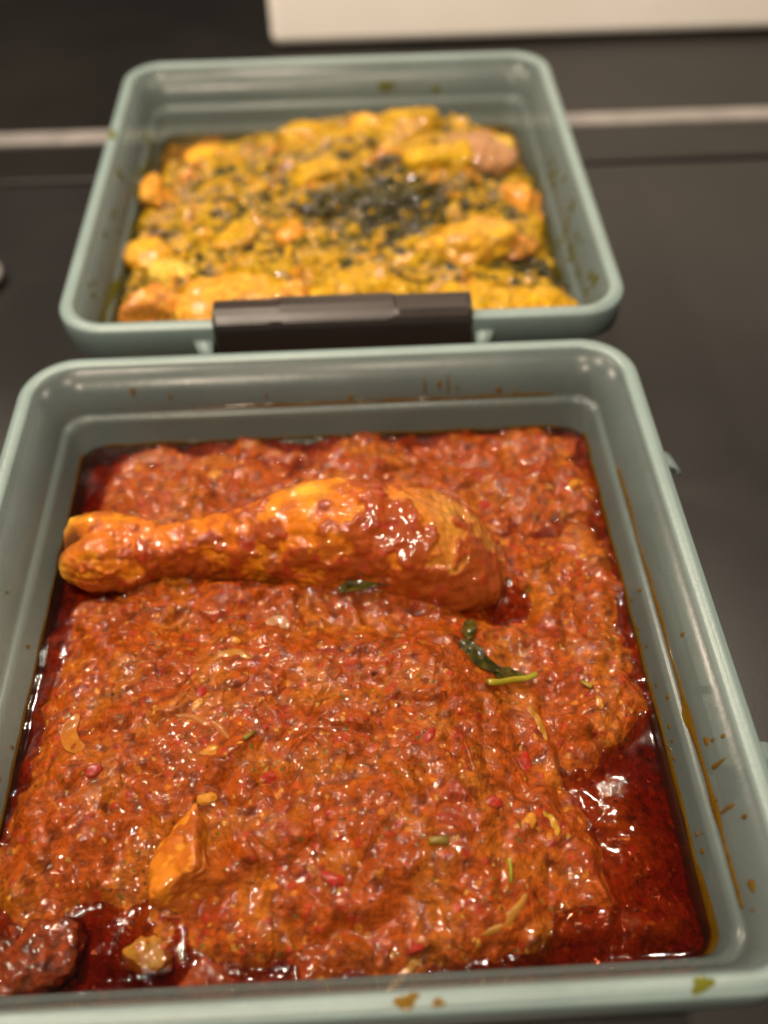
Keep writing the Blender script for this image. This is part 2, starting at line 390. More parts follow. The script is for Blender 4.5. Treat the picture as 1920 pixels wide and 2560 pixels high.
xw, yw = warp(X, Y, 5.5, 21, 3); xw, yw = warp(xw, yw, 2.4, 7, 9)
main = [(-68, 22), (-40, 20), (0, 19), (28, 15), (44, 6), (50, -6), (51, -25), (53, -43), (60, -57), (60, -68), (47, -77), (27, -83), (-23, -90), (-24, -80), (-33, -74), (-45, -68), (-54, -63),
        (-60, -64), (-70, -67), (-90, -62), (-86, -40), (-80, -18), (-79, 6)]
dm = sdpoly(xw, yw, main)
far = [(-66, 90), (-75, 58), (-74, 40), (-60, 22), (-20, 16), (30, 16), (48, 20), (42, 6), (42, -8), (46, -30), (57, -41), (69, -33), (84, -20), (90, 40), (90, 90)]
df = sdpoly(xw, yw, far)
lowleft = [(-90, -58), (-70, -60), (-68, -76), (-72, -95), (-95, -95)]
dl = sdpoly(xw, yw, lowleft)
low = [(52, -30), (72, -44), (70, -60), (64, -95), (20, -95), (24, -80), (50, -70)]      # grainy sediment under thin liquid
dw = sdpoly(xw, yw, low)
base = 26.6 + 1.2*perlin2(X/14, Y/12, 91) + 0*X - 4.5*gau(X, Y, -46, -78, 22, 12)
base = base + 2.6*ss(-6, 5, dw)
base = np.maximum(base, 25.5+5.6*ss(-6, 4, df)+1.2*ss(0, 14, df))
base = np.maximum(base, 25+5.5*ss(-4, 3, dl))
base = np.maximum(base, 25.5+6.3*ss(-12, 6, dm)+6.0*ss(-1, 28, dm)+2.5*gau(X, Y, 14, -22, 34, 24))
base += 7.0*gau(X, Y, 14, 17.5, 30, 5.5)+3.0*gau(X, Y, -20, 19, 16, 4)+3.4*gau(X, Y, -48, 18, 20, 5)
# lobes of chicken hidden under the sauce, and hollows between them
base += 2.6*gau(X, Y, 18, -42, 26, 20, .3)+1.8*gau(X, Y, -40, -34, 22, 16, -.4)+1.6*gau(X, Y, 28, -10, 17, 11, .2)+1.5*gau(X, Y, 36, -66, 16, 11, .5)
base += -2.2*gau(X, Y, 47, -14, 6, 8)-1.8*gau(X, Y, 5, -72, 20, 4, .25)-1.4*gau(X, Y, -28, -66, 14, 4, .1)+1.3*gau(X, Y, 8, -79, 12, 5)-1.3*gau(X, Y, 30, -28, 3, 15, .5)
base += 1.6*gau(X, Y, 70, -12, 10, 14)+1.4*gau(X, Y, 61, -32, 7, 10)-4.2*gau(X, Y, 51, 13, 5, 8, -.3)-1.2*gau(X, Y, -62, -24, 3, 9, .4)
base += 1.8*gau(X, Y, -69, -45, 9, 12)+1.6*gau(X, Y, -60, -51, 5, 5)
det, A1, A2, A3 = pulp(X, Y, 100)
flat = ss(29.6, 32.5, base)
calm = 0*X      # the sauce lies smoother where a slice or leaf rests on it
for sx_, sy_, sr_ in [(-66.5, -22, 5), (-27.5, -4, 6), (-34, -23, 6), (-29, -27, 4), (-16.4, 6.8, 4.5), (33, -74, 4), (38, -70.5, 4), (41, -67, 3), (50.5, -25, 4.5), (49.5, -52, 4), (12, -81, 5),
                      (35.7, 2.5, 4.5), (36, -5.5, 5), (42, -10.5, 5), (49, -11.5, 4.5), (9, 16.5, 7), (22, -56.7, 3.5), (38, -63, 3.5)]:
    calm = np.maximum(calm, gau(X, Y, sx_, sy_, sr_, sr_))
det = det*(1-0.72*calm)
Z = base + det*(0.45+0.55*flat)
Z = Z - 2.6*ss(0.87, 1.0, Mx)          # sinks towards the wall
# cradle round the drumstick
axis0 = np.array([-74.0, 33.0]); axis1 = np.array([47.0, 27.0])
def drum_r(s): return np.interp(s, [0, .06, .14, .24, .36, .5, .65, .8, .92, 1.0], [11, 12.5, 9.5, 8.5, 10.5, 14.5, 17.5, 17, 12, 4])
tt = np.clip(((X-axis0[0])*(axis1-axis0)[0]+(Y-axis0[1])*(axis1-axis0)[1])/((axis1-axis0)**2).sum(), 0, 1)
dd = np.hypot(X-(axis0[0]+tt*(axis1-axis0)[0]), Y-(axis0[1]+tt*(axis1-axis0)[1])) - drum_r(tt)
Z = Z - 4.0*(1-ss(-9, -3, dd))
edge = np.clip((Mx-0.994)/0.006, 0, 1)
Zt = np.where(Mx > 0.9975, 4.0, Z)
def sample(x, y, F=Z, hw=82.9):
    i = int(np.clip(round((x/hw+1)/2*(N-1)), 0, N-1)); j = int(np.clip(round((y/hw+1)/2*(N-1)), 0, N-1)); return float(F[i, j])
def lerpc(c, d, t): return c*(1-t[..., None])+np.array(d)*t[..., None]
C = np.empty(X.shape+(3,)); C[:] = (0.44, 0.078, 0.004)
C = lerpc(C, (0.50, 0.130, 0.009), ss(-0.1, 0.5, perlin2(X/13, Y/11, 61)))
C = lerpc(C, (0.40, 0.050, 0.008), ss(0.25, 0.7, perlin2(X/9, Y/9, 62))*0.35)
C = lerpc(C, (0.22, 0.040, 0.006), ss(0.05, 0.6, perlin2(X/3.3, Y/3.0, 63))*0.7)
f1, i1 = A1; g1, i2 = A2; h1, i3 = A3
C = lerpc(C, (0.40, 0.045, 0.010), ss(0.95, 0.97, i1)*(1-ss(0.25, 0.6, f1))*0.7)
C = lerpc(C, (0.46, 0.035, 0.014), ss(0.93, 0.95, i2)*(1-ss(0.25, 0.6, g1))*0.75)
C = lerpc(C, (0.62, 0.20, 0.02), ss(0.04, 0.03, i2)*(1-ss(0.3, 0.5, g1))*0.9)
C = lerpc(C, (0.70, 0.34, 0.05), ss(0.018, 0.014, i3)*(1-ss(0.4, 0.6, h1))*0.9)
C = lerpc(C, (0.10, 0.03, 0.006), ss(0.985, 0.99, i3)*(1-ss(0.4, 0.6, h1))*0.8)
C = lerpc(C, (0.16, 0.14, 0.02), (np.abs(i3-0.5) < 0.006)*(1-ss(0.4, 0.6, h1))*0.8)
co = np.stack([X, Y, Zt], -1).reshape(-1, 3)/1000
me = np_mesh('tomato_stew', co, gridfaces(N, N), C.reshape(-1, 3))
link('tomato_stew', me, M['stew'], kind='stuff', label='thick orange red tomato stew filling the front box', cat='stew')

def liquid(name, hw, zl, field, Nn, m, label, cat, cx=0, cy=0, rz=0, zb=19.0):
    x, y, mx = square_grid(Nn, hw)
    ii = np.clip(np.round((x/82.9+1)/2*(N-1)).astype(int), 0, N-1); jj = np.clip(np.round((y/82.9+1)/2*(N-1)).astype(int), 0, N-1)
    fs = field
    for ax in (0, 1):
        fs = sum(np.roll(fs, k, ax) for k in (-3, -2, -1, 0, 1, 2, 3))/7
    g = fs[ii, jj]
    z = zl + 0.55*np.exp(-np.clip(zl+0.2-g, 0, 9)/0.55)*(g < zl+0.6) + 0.5*ss(0.975, 1.0, mx) + 0.05*perlin2(x/5, y/5, 77)
    n = Nn; co = np.stack([x, y, z], -1).reshape(-1, 3)
    F = gridfaces(n, n)
    # closed below: one lower ring and a floor
    idx = np.concatenate([np.arange(n)*n, (n-1)*n+np.arange(1, n), np.arange(n-2, -1, -1)*n+n-1, np.arange(n-2, 0, -1)])
    low = co[idx].copy(); low[:, 2] = zb
    k = len(idx); L0 = len(co); co = np.concatenate([co, low, [[0, 0, zb]]])
    q = np.arange(k); qn = (q+1) % k
    side = np.stack([idx[q], L0+q, L0+qn, idx[qn]], -1)
    tri = np.stack([L0+q, np.full(k, L0+k), L0+qn, L0+qn], -1)
    me = bpy.data.meshes.new(name)
    faces = np.concatenate([F[:, ::-1], side[:, ::-1]]).tolist() + [t[:3] for t in tri[:, ::-1].tolist()] if False else F.tolist()+side.tolist()+[[a, b, c] for a, b, c, d in tri.tolist()]
    me.from_pydata((co/1000).tolist(), [], faces)
    bm = bmesh.new(); bm.from_mesh(me); bmesh.ops.recalc_face_normals(bm, faces=bm.faces); bm.to_mesh(me); bm.free()
    me.polygons.foreach_set('use_smooth', [True]*len(me.polygons))
    o = link(name, me, m, kind='stuff', label=label, cat=cat); o.location = (cx, cy, 0); o.rotation_euler = (0, 0, rz); return o
liquid('red_oil', 0.0823, LIQ, Z, 300, M['red_oil'], 'clear dark red oil pooled round the stew in the front box', 'oil')

# ------------------------------------------------------------------ drumstick
def drumstick():
    nu, nv = 420, 300
    s = np.linspace(0, 1, nu)[:, None]*np.ones((1, nv)); th = np.linspace(0, 2*math.pi, nv, endpoint=False)[None, :]*np.ones((nu, 1))
    # arc length spacing bunched at both ends
    sx = 0.5-0.5*np.cos(np.pi*s); sx = 0.55*sx+0.45*s
    xs = -78.6 + 127.6*sx
    ry = np.interp(sx, [0, .008, .03, .07, .12, .19, .27, .35, .43, .52, .62, .72, .81, .88, .94, .975, 1], [0, 5.5, 9.6, 11.2, 10.6, 8.2, 6.8, 7.8, 10.6, 13.8, 15.8, 16.8, 16.4, 15.6, 13.0, 9.4, 0])
    rz = np.interp(sx, [0, .008, .03, .07, .12, .19, .27, .35, .43, .52, .62, .72, .81, .88, .94, .975, 1], [0, 4.0, 6.8, 7.8, 7.6, 6.8, 6.6, 7.8, 9.8, 12.2, 13.8, 14.2, 13.6, 12.2, 9.2, 6.0, 0])
    def sm(a, k=9):
        ker = np.hanning(k+2)[1:-1]; ker /= ker.sum(); p = np.pad(a[:, 0], k//2, mode='edge'); return np.convolve(p, ker, 'valid')[:, None]*np.ones((1, nv))
    ry, rz = sm(ry)*1.05, sm(rz)*1.32
    cy = np.interp(sx, [0, .1, .3, .5, .7, .9, 1], [33.6, 33.8, 33.0, 34.3, 34.3, 28.5, 22.0]); cz = np.interp(sx, [0, .1, .3, .55, .8, 1], [36.5, 37.0, 37.0, 37.5, 35.5, 31.0])
    cy, cz = sm(cy, 41), sm(cz, 41)
    c, q = np.cos(th), np.sin(th)
    # two condyles at the bone end with a groove between them
    k = np.exp(-(sx/0.075)**2)
    gro = 1-0.34*k*np.exp(-(np.abs(c)-0.0)**2/0.05)*(c > -2)
    y = cy+ry*c*gro; z = cz+rz*q*gro
    x = xs - 3.6*k*np.abs(c)**1.5*np.clip(ry/11, 0, 1) + 2.4*k*np.exp(-(c/0.35)**2)
    P = np.stack([x, y, z], -1).reshape(-1, 3)
    nrm = np.stack([np.zeros_like(c), c/np.maximum(ry, 2), q/np.maximum(rz, 2)], -1).reshape(-1, 3); nrm /= np.linalg.norm(nrm, axis=1)[:, None]
    sxf = sx.ravel(); top = q.ravel()
    body = ss(0.02, 0.15, sxf)*(1-ss(0.94, 1, sxf))
    # folds of skin running across the neck, stretched skin on the thick part
    fold = np.abs(perlin3(P*np.array([0.16, 0.075, 0.075]), 5)); fold2 = np.abs(perlin3(P*np.array([0.42, 0.13, 0.13])+3, 15))
    d = 1.6*perlin3(P/14, 1)+0.9*perlin3(P/6, 2)-0.5*np.exp(-(fold/0.12)**2)*body*ss(.05, .2, sxf)*(1-ss(.4, .55, sxf))-0.0*np.exp(-(fold2/0.2)**2)*(ss(.3, .5, sxf)*(1-ss(.6, .72, sxf)))
    pores = 0.42*perlin3(P/np.array([5.5, 2.2, 2.2])+7, 6)+0.22*perlin3(P/np.array([1.6, 4.5, 4.5])+9, 8)+0.10*perlin3(P/1.5, 3)+0.015*perlin3(P/0.7, 4)
    # blobs of sauce lying on it
    m1 = perlin3(P/np.array([9, 8, 8]), 21)+0.5*perlin3(P/3.6, 22)+0.25*perlin3(P/1.6, 23)
    low = 1-ss(-0.35, 0.55, top)
    front = ss(0.1, 0.9, -c.ravel())
    spot = np.exp(-((P[:, 0]-11)/7)**2-((P[:, 1]-33)/9)**2)+0.9*np.exp(-((P[:, 0]-20)/9)**2-((P[:, 1]-23)/6)**2)+0.8*np.exp(-((P[:, 0]-41)/6)**2-((P[:, 1]-18)/5)**2)
    sauce = ss(0.02, 0.46, m1+0.06+0.66*low+0.5*ss(.84, .95, sxf)+0.35*(1-ss(.03, .12, sxf))*low+0.22*front*body+0.75*spot*(top > -.2)-0.42*ss(.5, 1, -front+1)*(1-spot)*0.55)
    sauce *= ss(0.02, 0.08, sxf)*0.98
    lump = 0.5+0.45*perlin3(P/2.6, 31)+0.08*perlin3(P/1.2, 32)
    d = d+pores*(1-sauce*0.3)+sauce*(0.55+0.75*lump)
    P = P+nrm*d[:, None]*np.clip(np.minimum(ry, rz).ravel()/5, 0, 1)[:, None]
    col = np.empty((len(P), 3)); col[:] = (0.56, 0.15, 0.007)
    col = lerpc(col, (0.64, 0.24, 0.010), ss(0, .5, perlin3(P/9, 41))*0.8)
    col = lerpc(col, (0.36, 0.08, 0.008), ss(0.0, .5, perlin3(P/4, 42))*0.8)
    col = lerpc(col, (0.40, 0.19, 0.035), ss(0.72, 0.9, sxf)*0.6)          # browner, barer end
    col = lerpc(col, (0.30, 0.12, 0.03), ss(0.80, 0.95, sxf)*ss(-.1, .4, perlin3(P/np.array([8, 2, 2]), 43))*0.7)
    yel = np.exp(-((P[:, 0]+7)/5)**2-((P[:, 1]-40)/3.5)**2)+np.exp(-((P[:, 0]+78)/4)**2-((P[:, 1]-40.5)/4)**2)+0.8*np.exp(-((P[:, 0]+78.5)/3)**2-((P[:, 1]-25)/3)**2)
    col = lerpc(col, (0.72, 0.42, 0.04), np.clip(yel, 0, 1)*0.9)
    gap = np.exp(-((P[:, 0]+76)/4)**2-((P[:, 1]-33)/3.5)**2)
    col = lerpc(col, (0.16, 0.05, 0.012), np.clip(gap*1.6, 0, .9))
    col = lerpc(col, (0.28, 0.045, 0.006), sauce*0.92)
    col = lerpc(col, (0.32, 0.028, 0.010), sauce*ss(.2, .5, perlin3(P/3, 44))*0.7)
    me = np_mesh('chicken_drumstick', P/1000, np.concatenate([gridfaces(nv, nu)[:, :0].reshape(0, 4), _wrapfaces(nu, nv)]), col)
    link('chicken_drumstick', me, M['chicken'], label='golden chicken drumstick with sauce on its skin lying across the red stew', cat='drumstick')
def _wrapfaces(nu, nv):
    i = np.arange(nu-1)[:, None]; j = np.arange(nv)[None, :]; jn = (j+1) % nv
    return np.stack([i*nv+j, i*nv+jn, (i+1)*nv+jn, (i+1)*nv+j], -1).reshape(-1, 4)
drumstick()

# ------------------------------------------------------------------ chunks, scraps
_ico = {}
def ico(sub):
    if sub not in _ico:
        bm = bmesh.new(); bmesh.ops.create_icosphere(bm, subdivisions=sub, radius=1)
        _ico[sub] = (np.array([v.co[:] for v in bm.verts]), np.array([[v.index for v in f.verts] for f in bm.faces])); bm.free()
    return _ico[sub]
def chunk(name, c, r, rz, seed, m, cols, label, cat, group=None, planes=0, sub=6, rough=1.0, tilt=(0, 0), sauce=None, saucecol=(0.42, 0.07, 0.012), shear=0., fleck=False, cuts=None, sdir=(0, 0, 1)):
    """one piece of food: lobed, or cut with flat faces (planes), c and r in mm"""
    V, F = ico(sub); rs = np.random.RandomState(seed); R = np.ones(len(V))
    if planes or cuts:
        nn = rs.normal(size=(max(planes, 1), 3)); h = rs.uniform(0.62, 0.95, max(planes, 1))
        if cuts: nn = np.array([c_[:3] for c_ in cuts]); h = np.array([c_[3] for c_ in cuts])
        nn /= np.linalg.norm(nn, axis=1)[:, None]
        dots = np.clip(V@nn.T, 0.02, None); rr = h/dots; p = 18. if cuts else 14.
        R = (np.sum(rr**-p, 1)+1.15**-p)**(-1/p)
    P = V*R[:, None]*np.array(r)
    P[:, 0] += shear*P[:, 2]
    nrm = V/np.array(r); nrm /= np.linalg.norm(nrm, axis=1)[:, None]; mr = min(r)
    o = seed*7.3; d = 0.26*mr*perlin3(P/(mr*1.3)+o, 1)+0.14*mr*perlin3(P/(mr*0.6)+o, 2)+rough*(0.28*perlin3(P/2.4+o, 3)+0.06*perlin3(P/1.1+o, 4)+0.01*perlin3(P/0.55+o, 5))
    col = np.empty((len(P), 3)); col[:] = cols[0]
    col = lerpc(col, cols[1], ss(-0.1, 0.4, perlin3(P/(mr*0.8)+o, 6)))
    if len(cols) > 2: col = lerpc(col, cols[2], ss(0.15, 0.45, perlin3(P/np.array([2.6, 1.3, 1.8])+o, 7))*0.8)
    if sauce is not None:
        s = ss(sauce, sauce+0.12, perlin3(P/(mr*0.75)+o, 8)+0.4*perlin3(P/1.8+o, 9)-0.5*(V@np.array(sdir))+0.1)
        d += s*(0.5+0.4*perlin3(P/1.5, 10)); col = lerpc(col, saucecol, s*0.92)
    if fleck: fm = ss(0.22, 0.34, perlin3(P/np.array([1.6, 1.0, 1.2])+o, 12)+0.25*perlin3(P/4+o, 13)); col = lerpc(col, (0.12, 0.09, 0.012), fm*0.7); d = d-fm*0.15
    P = P+nrm*d[:, None]
    E = Matrix.Rotation(rz, 3, 'Z')@Matrix.Rotation(tilt[1], 3, 'Y')@Matrix.Rotation(tilt[0], 3, 'X')
    P = P@np.array(E).T
    me = np_mesh(name, P/1000, F, col)
    ob = link(name, me, m, label=label, cat=cat, group=group); ob.location = Vector(c)/1000; return ob
OR = [(0.54, 0.17, 0.010), (0.44, 0.11, 0.009), (0.60, 0.24, 0.02)]
z = sample(-35, -56)
chunk('chicken_chunk', (-34.8, -56.0, z+1.6), (9.8, 9.8, 8.2), 0.1, 7, M['chicken'], OR, 'angular orange chunk of chicken poking out of the stew near the lower left', 'chicken', rough=1.5,
      cuts=[(-.42, .15, .88, .46), (.72, .10, .62, .50), (.15, -.90, .40, .62), (-.55, .80, .15, .80), (-.95, -.15, .25, .85), (.85, .5, .1, .80), (0, 0, -1, .8)], sauce=0.02, saucecol=(0.34, 0.075, 0.008), sdir=(-0.9, .35, .5))
chunk('chicken_chunk', (-44.0, -74.5, 28.0), (6.6, 3.8, 3.2), 0.25, 15, M['chicken'], [(0.34, 0.15, 0.015), (0.30, 0.09, 0.01), (0.36, 0.2, 0.02)], 'small yellow chunk half sunk in the dark oil at the lower left corner', 'chicken', planes=8, rough=1.0, sauce=0.2)
chunk('chicken_chunk', (-29.5, -80.5, 28.2), (7.4, 6, 3.0), 0.2, 25, M['chicken'], [(0.26, 0.045, 0.008), (0.20, 0.03, 0.007)], 'red sauce coated lump in the dark oil by the near rim', 'chicken', rough=1.2)

chunk('meat_piece', (-70.5, -74, 28.3), (13, 9, 3.6), 0.4, 33, M['stew'], [(0.26, 0.04, 0.007), (0.12, 0.025, 0.006), (0.36, 0.06, 0.008)], 'dark sauce coated piece of meat in the lower left corner of the front box', 'meat', rough=2.6)
def strip(name, pts, wid, thick, m, col, label, cat, group=None, curl=0., lift=0.1, nw=9, absz=False, col2=None, seed=0):
    """a bent flat sliver (onion, pepper skin, leaf): pts (x, y[, dz]) in mm along its middle, tapered width"""
    pts = [np.array(p if len(p) > 2 else (*p, 0.), float) for p in pts]
    n = 26; t = np.linspace(0, len(pts)-1, n); P = []
    for q in t:
        i = min(int(q), len(pts)-2); f = q-i
        p0 = pts[max(i-1, 0)]; p1 = pts[i]; p2 = pts[i+1]; p3 = pts[min(i+2, len(pts)-1)]
        P.append(0.5*((2*p1)+(-p0+p2)*f+(2*p0-5*p1+4*p2-p3)*f*f+(-p0+3*p1-3*p2+p3)*f**3))
    P = np.array(P); T = np.gradient(P[:, :2], axis=0); T /= np.linalg.norm(T, axis=1)[:, None]+1e-9; Nn = np.c_[-T[:, 1], T[:, 0]]
    up = []; 
    for k in range(n):
        u = k/(n-1); w = wid*(0.18+0.82*math.sin(math.pi*min(max(u, .02), .98))**0.7)
        base_z = 0 if absz else sample(P[k, 0], P[k, 1])
        for j in range(nw):
            v = j/(nw-1)*2-1
            zz = curl*v*v*wid + 0.25*math.sin(5*u*3+seed+v*2)*min(wid, 3)*0.25
            up.append((P[k, 0]+Nn[k, 0]*v*w/2, P[k, 1]+Nn[k, 1]*v*w/2, P[k, 2]+zz, base_z))
    up = np.array(up)
    if not absz:
        b = up[:, 3].reshape(n, nw)[:, 0]; b = np.convolve(np.pad(b, 3, mode='edge'), np.ones(7)/7, 'valid'); up[:, 3] = np.repeat(b, nw)
        up[:, 2] += up[:, 3]+lift
    up = up[:, :3]
    edgef = np.array([1-abs(j/(nw-1)*2-1)**3 for j in range(nw)]*n)
    dn = up.copy(); dn[:, 2] -= thick*(0.25+0.75*edgef); up[:, 2] += 0.1*edgef
    F = gridfaces(n, nw); L = len(up); co = np.concatenate([up, dn])
    idx = np.concatenate([np.arange(n)*nw, (n-1)*nw+np.arange(1, nw), np.arange(n-2, -1, -1)*nw+nw-1, np.arange(nw-2, 0, -1)])
    q = np.arange(len(idx)); qn = (q+1) % len(idx)
    F = np.concatenate([F, F[:, ::-1]+L, np.stack([idx[q], idx[qn], L+idx[qn], L+idx[q]], -1)])
    cc = np.empty((len(co), 3)); cc[:] = col
    if col2: cc = lerpc(cc, col2, ss(-.1, .4, perlin3(co/1.8+seed, 3)))
    me = np_mesh(name, co/1000, F, cc)
    bm = bmesh.new(); bm.from_mesh(me); bmesh.ops.recalc_face_normals(bm, faces=bm.faces); bm.to_mesh(me); bm.free()
    o = link(name, me, m, label=label, cat=cat, group=group)
    md = o.modifiers.new('smooth', 'SUBSURF'); md.levels = 1; md.render_levels = 1
    return o
ON = (0.50, 0.16, 0.02); ON2 = (0.56, 0.22, 0.03)
GO = 'softened onion pieces in the stew'
strip('onion_piece', [(-67, -17), (-68.5, -22), (-66, -27), (-62.5, -29)], 4.4, 1.2, M['onion'], ON, 'curled orange onion piece beside the left wall of the front box', 'onion', GO, curl=0.12, col2=ON2, lift=0.2)
strip('onion_piece', [(-33, -4.5), (-28, -3.2), (-22.5, -4.6)], 3.8, 1.0, M['onion'], (0.48, 0.20, 0.03), 'flat amber onion piece in the stew, left below the drumstick middle', 'onion', GO, curl=-0.1, seed=2)
strip('onion_piece', [(-41, -21), (-36, -22.2), (-30, -25), (-26.5, -29)], 3.0, 1.4, M['onion'], (0.45, 0.15, 0.03), 'long arched brownish onion sliver left of the stew centre', 'onion', GO, curl=-0.2, lift=0.2, seed=3)
strip('onion_piece', [(-19.5, 6.8), (-16.3, 7.6), (-13.6, 5.4)], 5.0, 0.9, M['onion'], (0.50, 0.24, 0.12), 'pale translucent onion square just below the drumstick', 'onion', GO, curl=0.05, seed=4)
strip('onion_piece', [(30.5, -75.3), (35, -73.4), (39.5, -69.5), (42, -65.5)], 2.6, 1.6, M['onion'], (0.46, 0.20, 0.03), 'slim curved yellow brown onion sliver near the lower right of the stew', 'onion', GO, curl=-0.25, lift=0.1, seed=5)
strip('onion_piece', [(49, -20.5), (50.8, -25), (52.3, -30)], 2.8, 1.2, M['onion'], (0.50, 0.21, 0.02), 'yellow onion strip on the right slope of the stew mound', 'onion', GO, curl=-0.15, lift=0.2, seed=6)
strip('onion_piece', [(48, -49), (50, -51.8), (50.5, -55)], 2.6, 1.2, M['onion'], (0.60, 0.30, 0.03), 'short bright yellow onion bit on the lower right slope of the stew', 'onion', GO, curl=-0.1, lift=0.1, seed=7)
strip('onion_piece', [(8, -87), (14, -80), (17, -79.5)], 3.0, 1.2, M['onion'], (0.58, 0.26, 0.03), 'orange onion bit touching the near wall', 'onion', GO, curl=-0.1, lift=0.2, seed=17)
OG = 'small orange bits in the stew'
for k, (x, y, a, l, lab) in enumerate([(-31.2, -31.6, .3, 2.7, 'orange bean shaped bit just below the arched onion sliver'), (-36, -18.2, .8, 2.3, 'small orange bit above the arched onion sliver'),
        (-31.3, -43.4, .2, 2.5, 'orange bit above the angular chicken chunk'), (-27.6, 1.5, -.3, 1.9, 'tiny orange bit above the amber onion piece'), (-38, 66, .4, 3.0, 'blurred bright orange bit by the far left of the stew'), (67, -21.4, 1.6, 1.8, 'small orange bit in the right part of the stew'),
        (74, 54, .6, 2.2, 'small orange bit near the far right corner of the stew'), (44, -52, .9, 2.6, 'orange bit on the lower right mound')]):
    chunk('vegetable_bit', (x, y, sample(x, y)-0.35), (l, l*0.6, l*0.45), a, 40+k, M['onion'], [(0.66, 0.27, 0.025), (0.60, 0.22, 0.02)], lab, 'vegetable bit', OG, sub=4, rough=0.35)
PG = 'red pepper bits in the stew'
for k, (x, y, a, l, lab) in enumerate([(-16.5, -37.9, .5, 3.2, 'bright red pepper bit left of the stew centre'), (45.5, -34.5, 1.8, 3.4, 'red pepper bit at the right edge of the mound'), (-1.0, -62.5, -.2, 3.4, 'red pepper bit in the lower middle of the stew'),
        (-35.5, -13.6, 1.1, 2.6, 'red pepper bit above the left orange bit'), (16, -76.5, .3, 2.6, 'red pepper bit close to the near wall'), (28, 13.6, .8, 2.6, 'red bit against the lower edge of the drumstick'),
        (-22, -8, .7, 2.3, 'small red pepper bit below the amber onion piece'), (36, -47, .4, 2.4, 'small red bit on the lower mound'), (22, -31, 1.2, 2.2, 'small red bit on the middle mound'), (47, 50, .3, 3.2, 'blurred red bit in the far right of the stew'), (-60, -35, .3, 2.4, 'red bit near the left wall')]):
    chunk('pepper_bit', (x, y, sample(x, y)-0.7), (l*1.1, l*0.65, l*0.42), a, 60+k, M['onion'], [(0.46, 0.030, 0.012), (0.36, 0.045, 0.012)], lab, 'red pepper', PG, planes=7, sub=4, rough=0.35)
GL = (0.03, 0.030, 0.006); GL2 = (0.10, 0.075, 0.010)
LG = 'cooked green leaves in the stew'
strip('green_leaf', [(0.5, 15.2, 1.2), (6, 16.6, 1.6), (12, 17.3, 1.6), (17.5, 16.8, 1.2)], 5.2, 0.35, M['leaf'], GL2, 'dark green leaf tucked under the drumstick', 'leaf', LG, curl=0.12, lift=0.6, col2=GL)
strip('green_leaf', [(36.5, 6.5, .6), (36, 2.5, .8), (35, -1, .6)], 4.0, 0.35, M['leaf'], GL2, 'small folded green leaf below the thick end of the drumstick', 'leaf', LG, curl=0.2, lift=0.0, col2=GL, seed=8)
strip('green_leaf', [(32.5, -2.8, .3), (35.5, -5.4, .8), (38, -8.4, .8), (43, -10.4, .5)], 4.6, 0.35, M['leaf'], GL, 'dark crumpled leaf above the yellow green stem', 'leaf', LG, curl=0.15, lift=0.0, col2=GL2, seed=9)
strip('green_leaf', [(41, -11.5, .3), (45, -10.4, .8), (50, -10.6, .5)], 4.0, 0.35, M['leaf'], (0.10, 0.08, 0.012), 'brownish green leaf along the yellow green stem', 'leaf', LG, curl=-0.1, lift=0.5, col2=GL, seed=10)
def stem(pts, r, col, label):
    P = [(x/1000, y/1000, (sample(x, y)+dz)/1000) for x, y, dz in pts]
    bm = tube(P, r/1000, 12); me = bpy.data.meshes.new('herb_stem'); bm.to_mesh(me); bm.free()
    a = me.color_attributes.new('pigment', 'FLOAT_COLOR', 'POINT')
    for k in range(len(me.vertices)): a.data[k].color = (*col, 1)
    link('herb_stem', me, M['leaf'], label=label, cat='herb stem', group='herb stems in the stew')
zs = sample(39, -15)
stem([(38.8, -15.2, 1.6), (42, -14.3, 2.2), (46, -13.1, 2.4), (49.5, -12.3, 2.6), (52.6, -11.6, 2.8)], 0.85, (0.36, 0.30, 0.02), 'yellow green herb stem lying on the stew right of centre')
stem([(20, -56.7, .9), (22, -56.6, 1.1), (24.4, -56.8, .9)], 0.9, (0.30, 0.20, 0.04), 'short cut herb stem lying on the middle of the lower stew')
stem([(38, -60.6, .9), (38.1, -63, 1.1), (37.9, -65.6, .9)], 0.42, (0.36, 0.34, 0.03), 'thin upright green herb stem on the lower right of the stew')
stem([(-23, -30, .9), (-20.6, -27.6, 1.0)], 0.6, (0.30, 0.20, 0.03), 'tiny herb stem right of the arched onion sliver')
stem([(64, -14, .8), (66, -16.5, 0.9)], 0.6, (0.40, 0.26, 0.03), 'tiny herb stem in the right part of the stew')

# ------------------------------------------------------------------ oil films and drops on the front box
def film(side, t0, t1, zf, wf, name, m, parent, n=160, off=0.00035):
    bm = bmesh.new(); prev = None
    for k in range(n+1):
        t = t0+(t1-t0)*k/n; z = zf(t); w = max(wf(t), 0.00003)
        a = [bm.verts.new(wall_pt(side, t, z-w/2, 0.0001)), bm.verts.new(wall_pt(side, t, z-w*0.25, off)), bm.verts.new(wall_pt(side, t, z+w*0.25, off)), bm.verts.new(wall_pt(side, t, z+w/2, 0.0001))]
        if prev:
            for i in range(3): bm.faces.new((prev[i], prev[i+1], a[i+1], a[i]))
        prev = a
    for f in bm.faces: f.smooth = True
    bmesh.ops.recalc_face_normals(bm, faces=bm.faces)
    return link(name, bm, m, parent)
def p1(t, s, seed): return float(perlin2(np.array([t/s]), np.array([0.37+seed]), seed)[0])
film('R', -0.075, 0.052, lambda t: 0.04255+0.0003*p1(t, .01, 3), lambda t: 0.0011+0.0008*p1(t, .009, 4)+0.0016*math.exp(-((t+0.033)/.006)**2)+0.0014*math.exp(-((t+0.052)/.005)**2), 'oil_film', M['amber'], front)
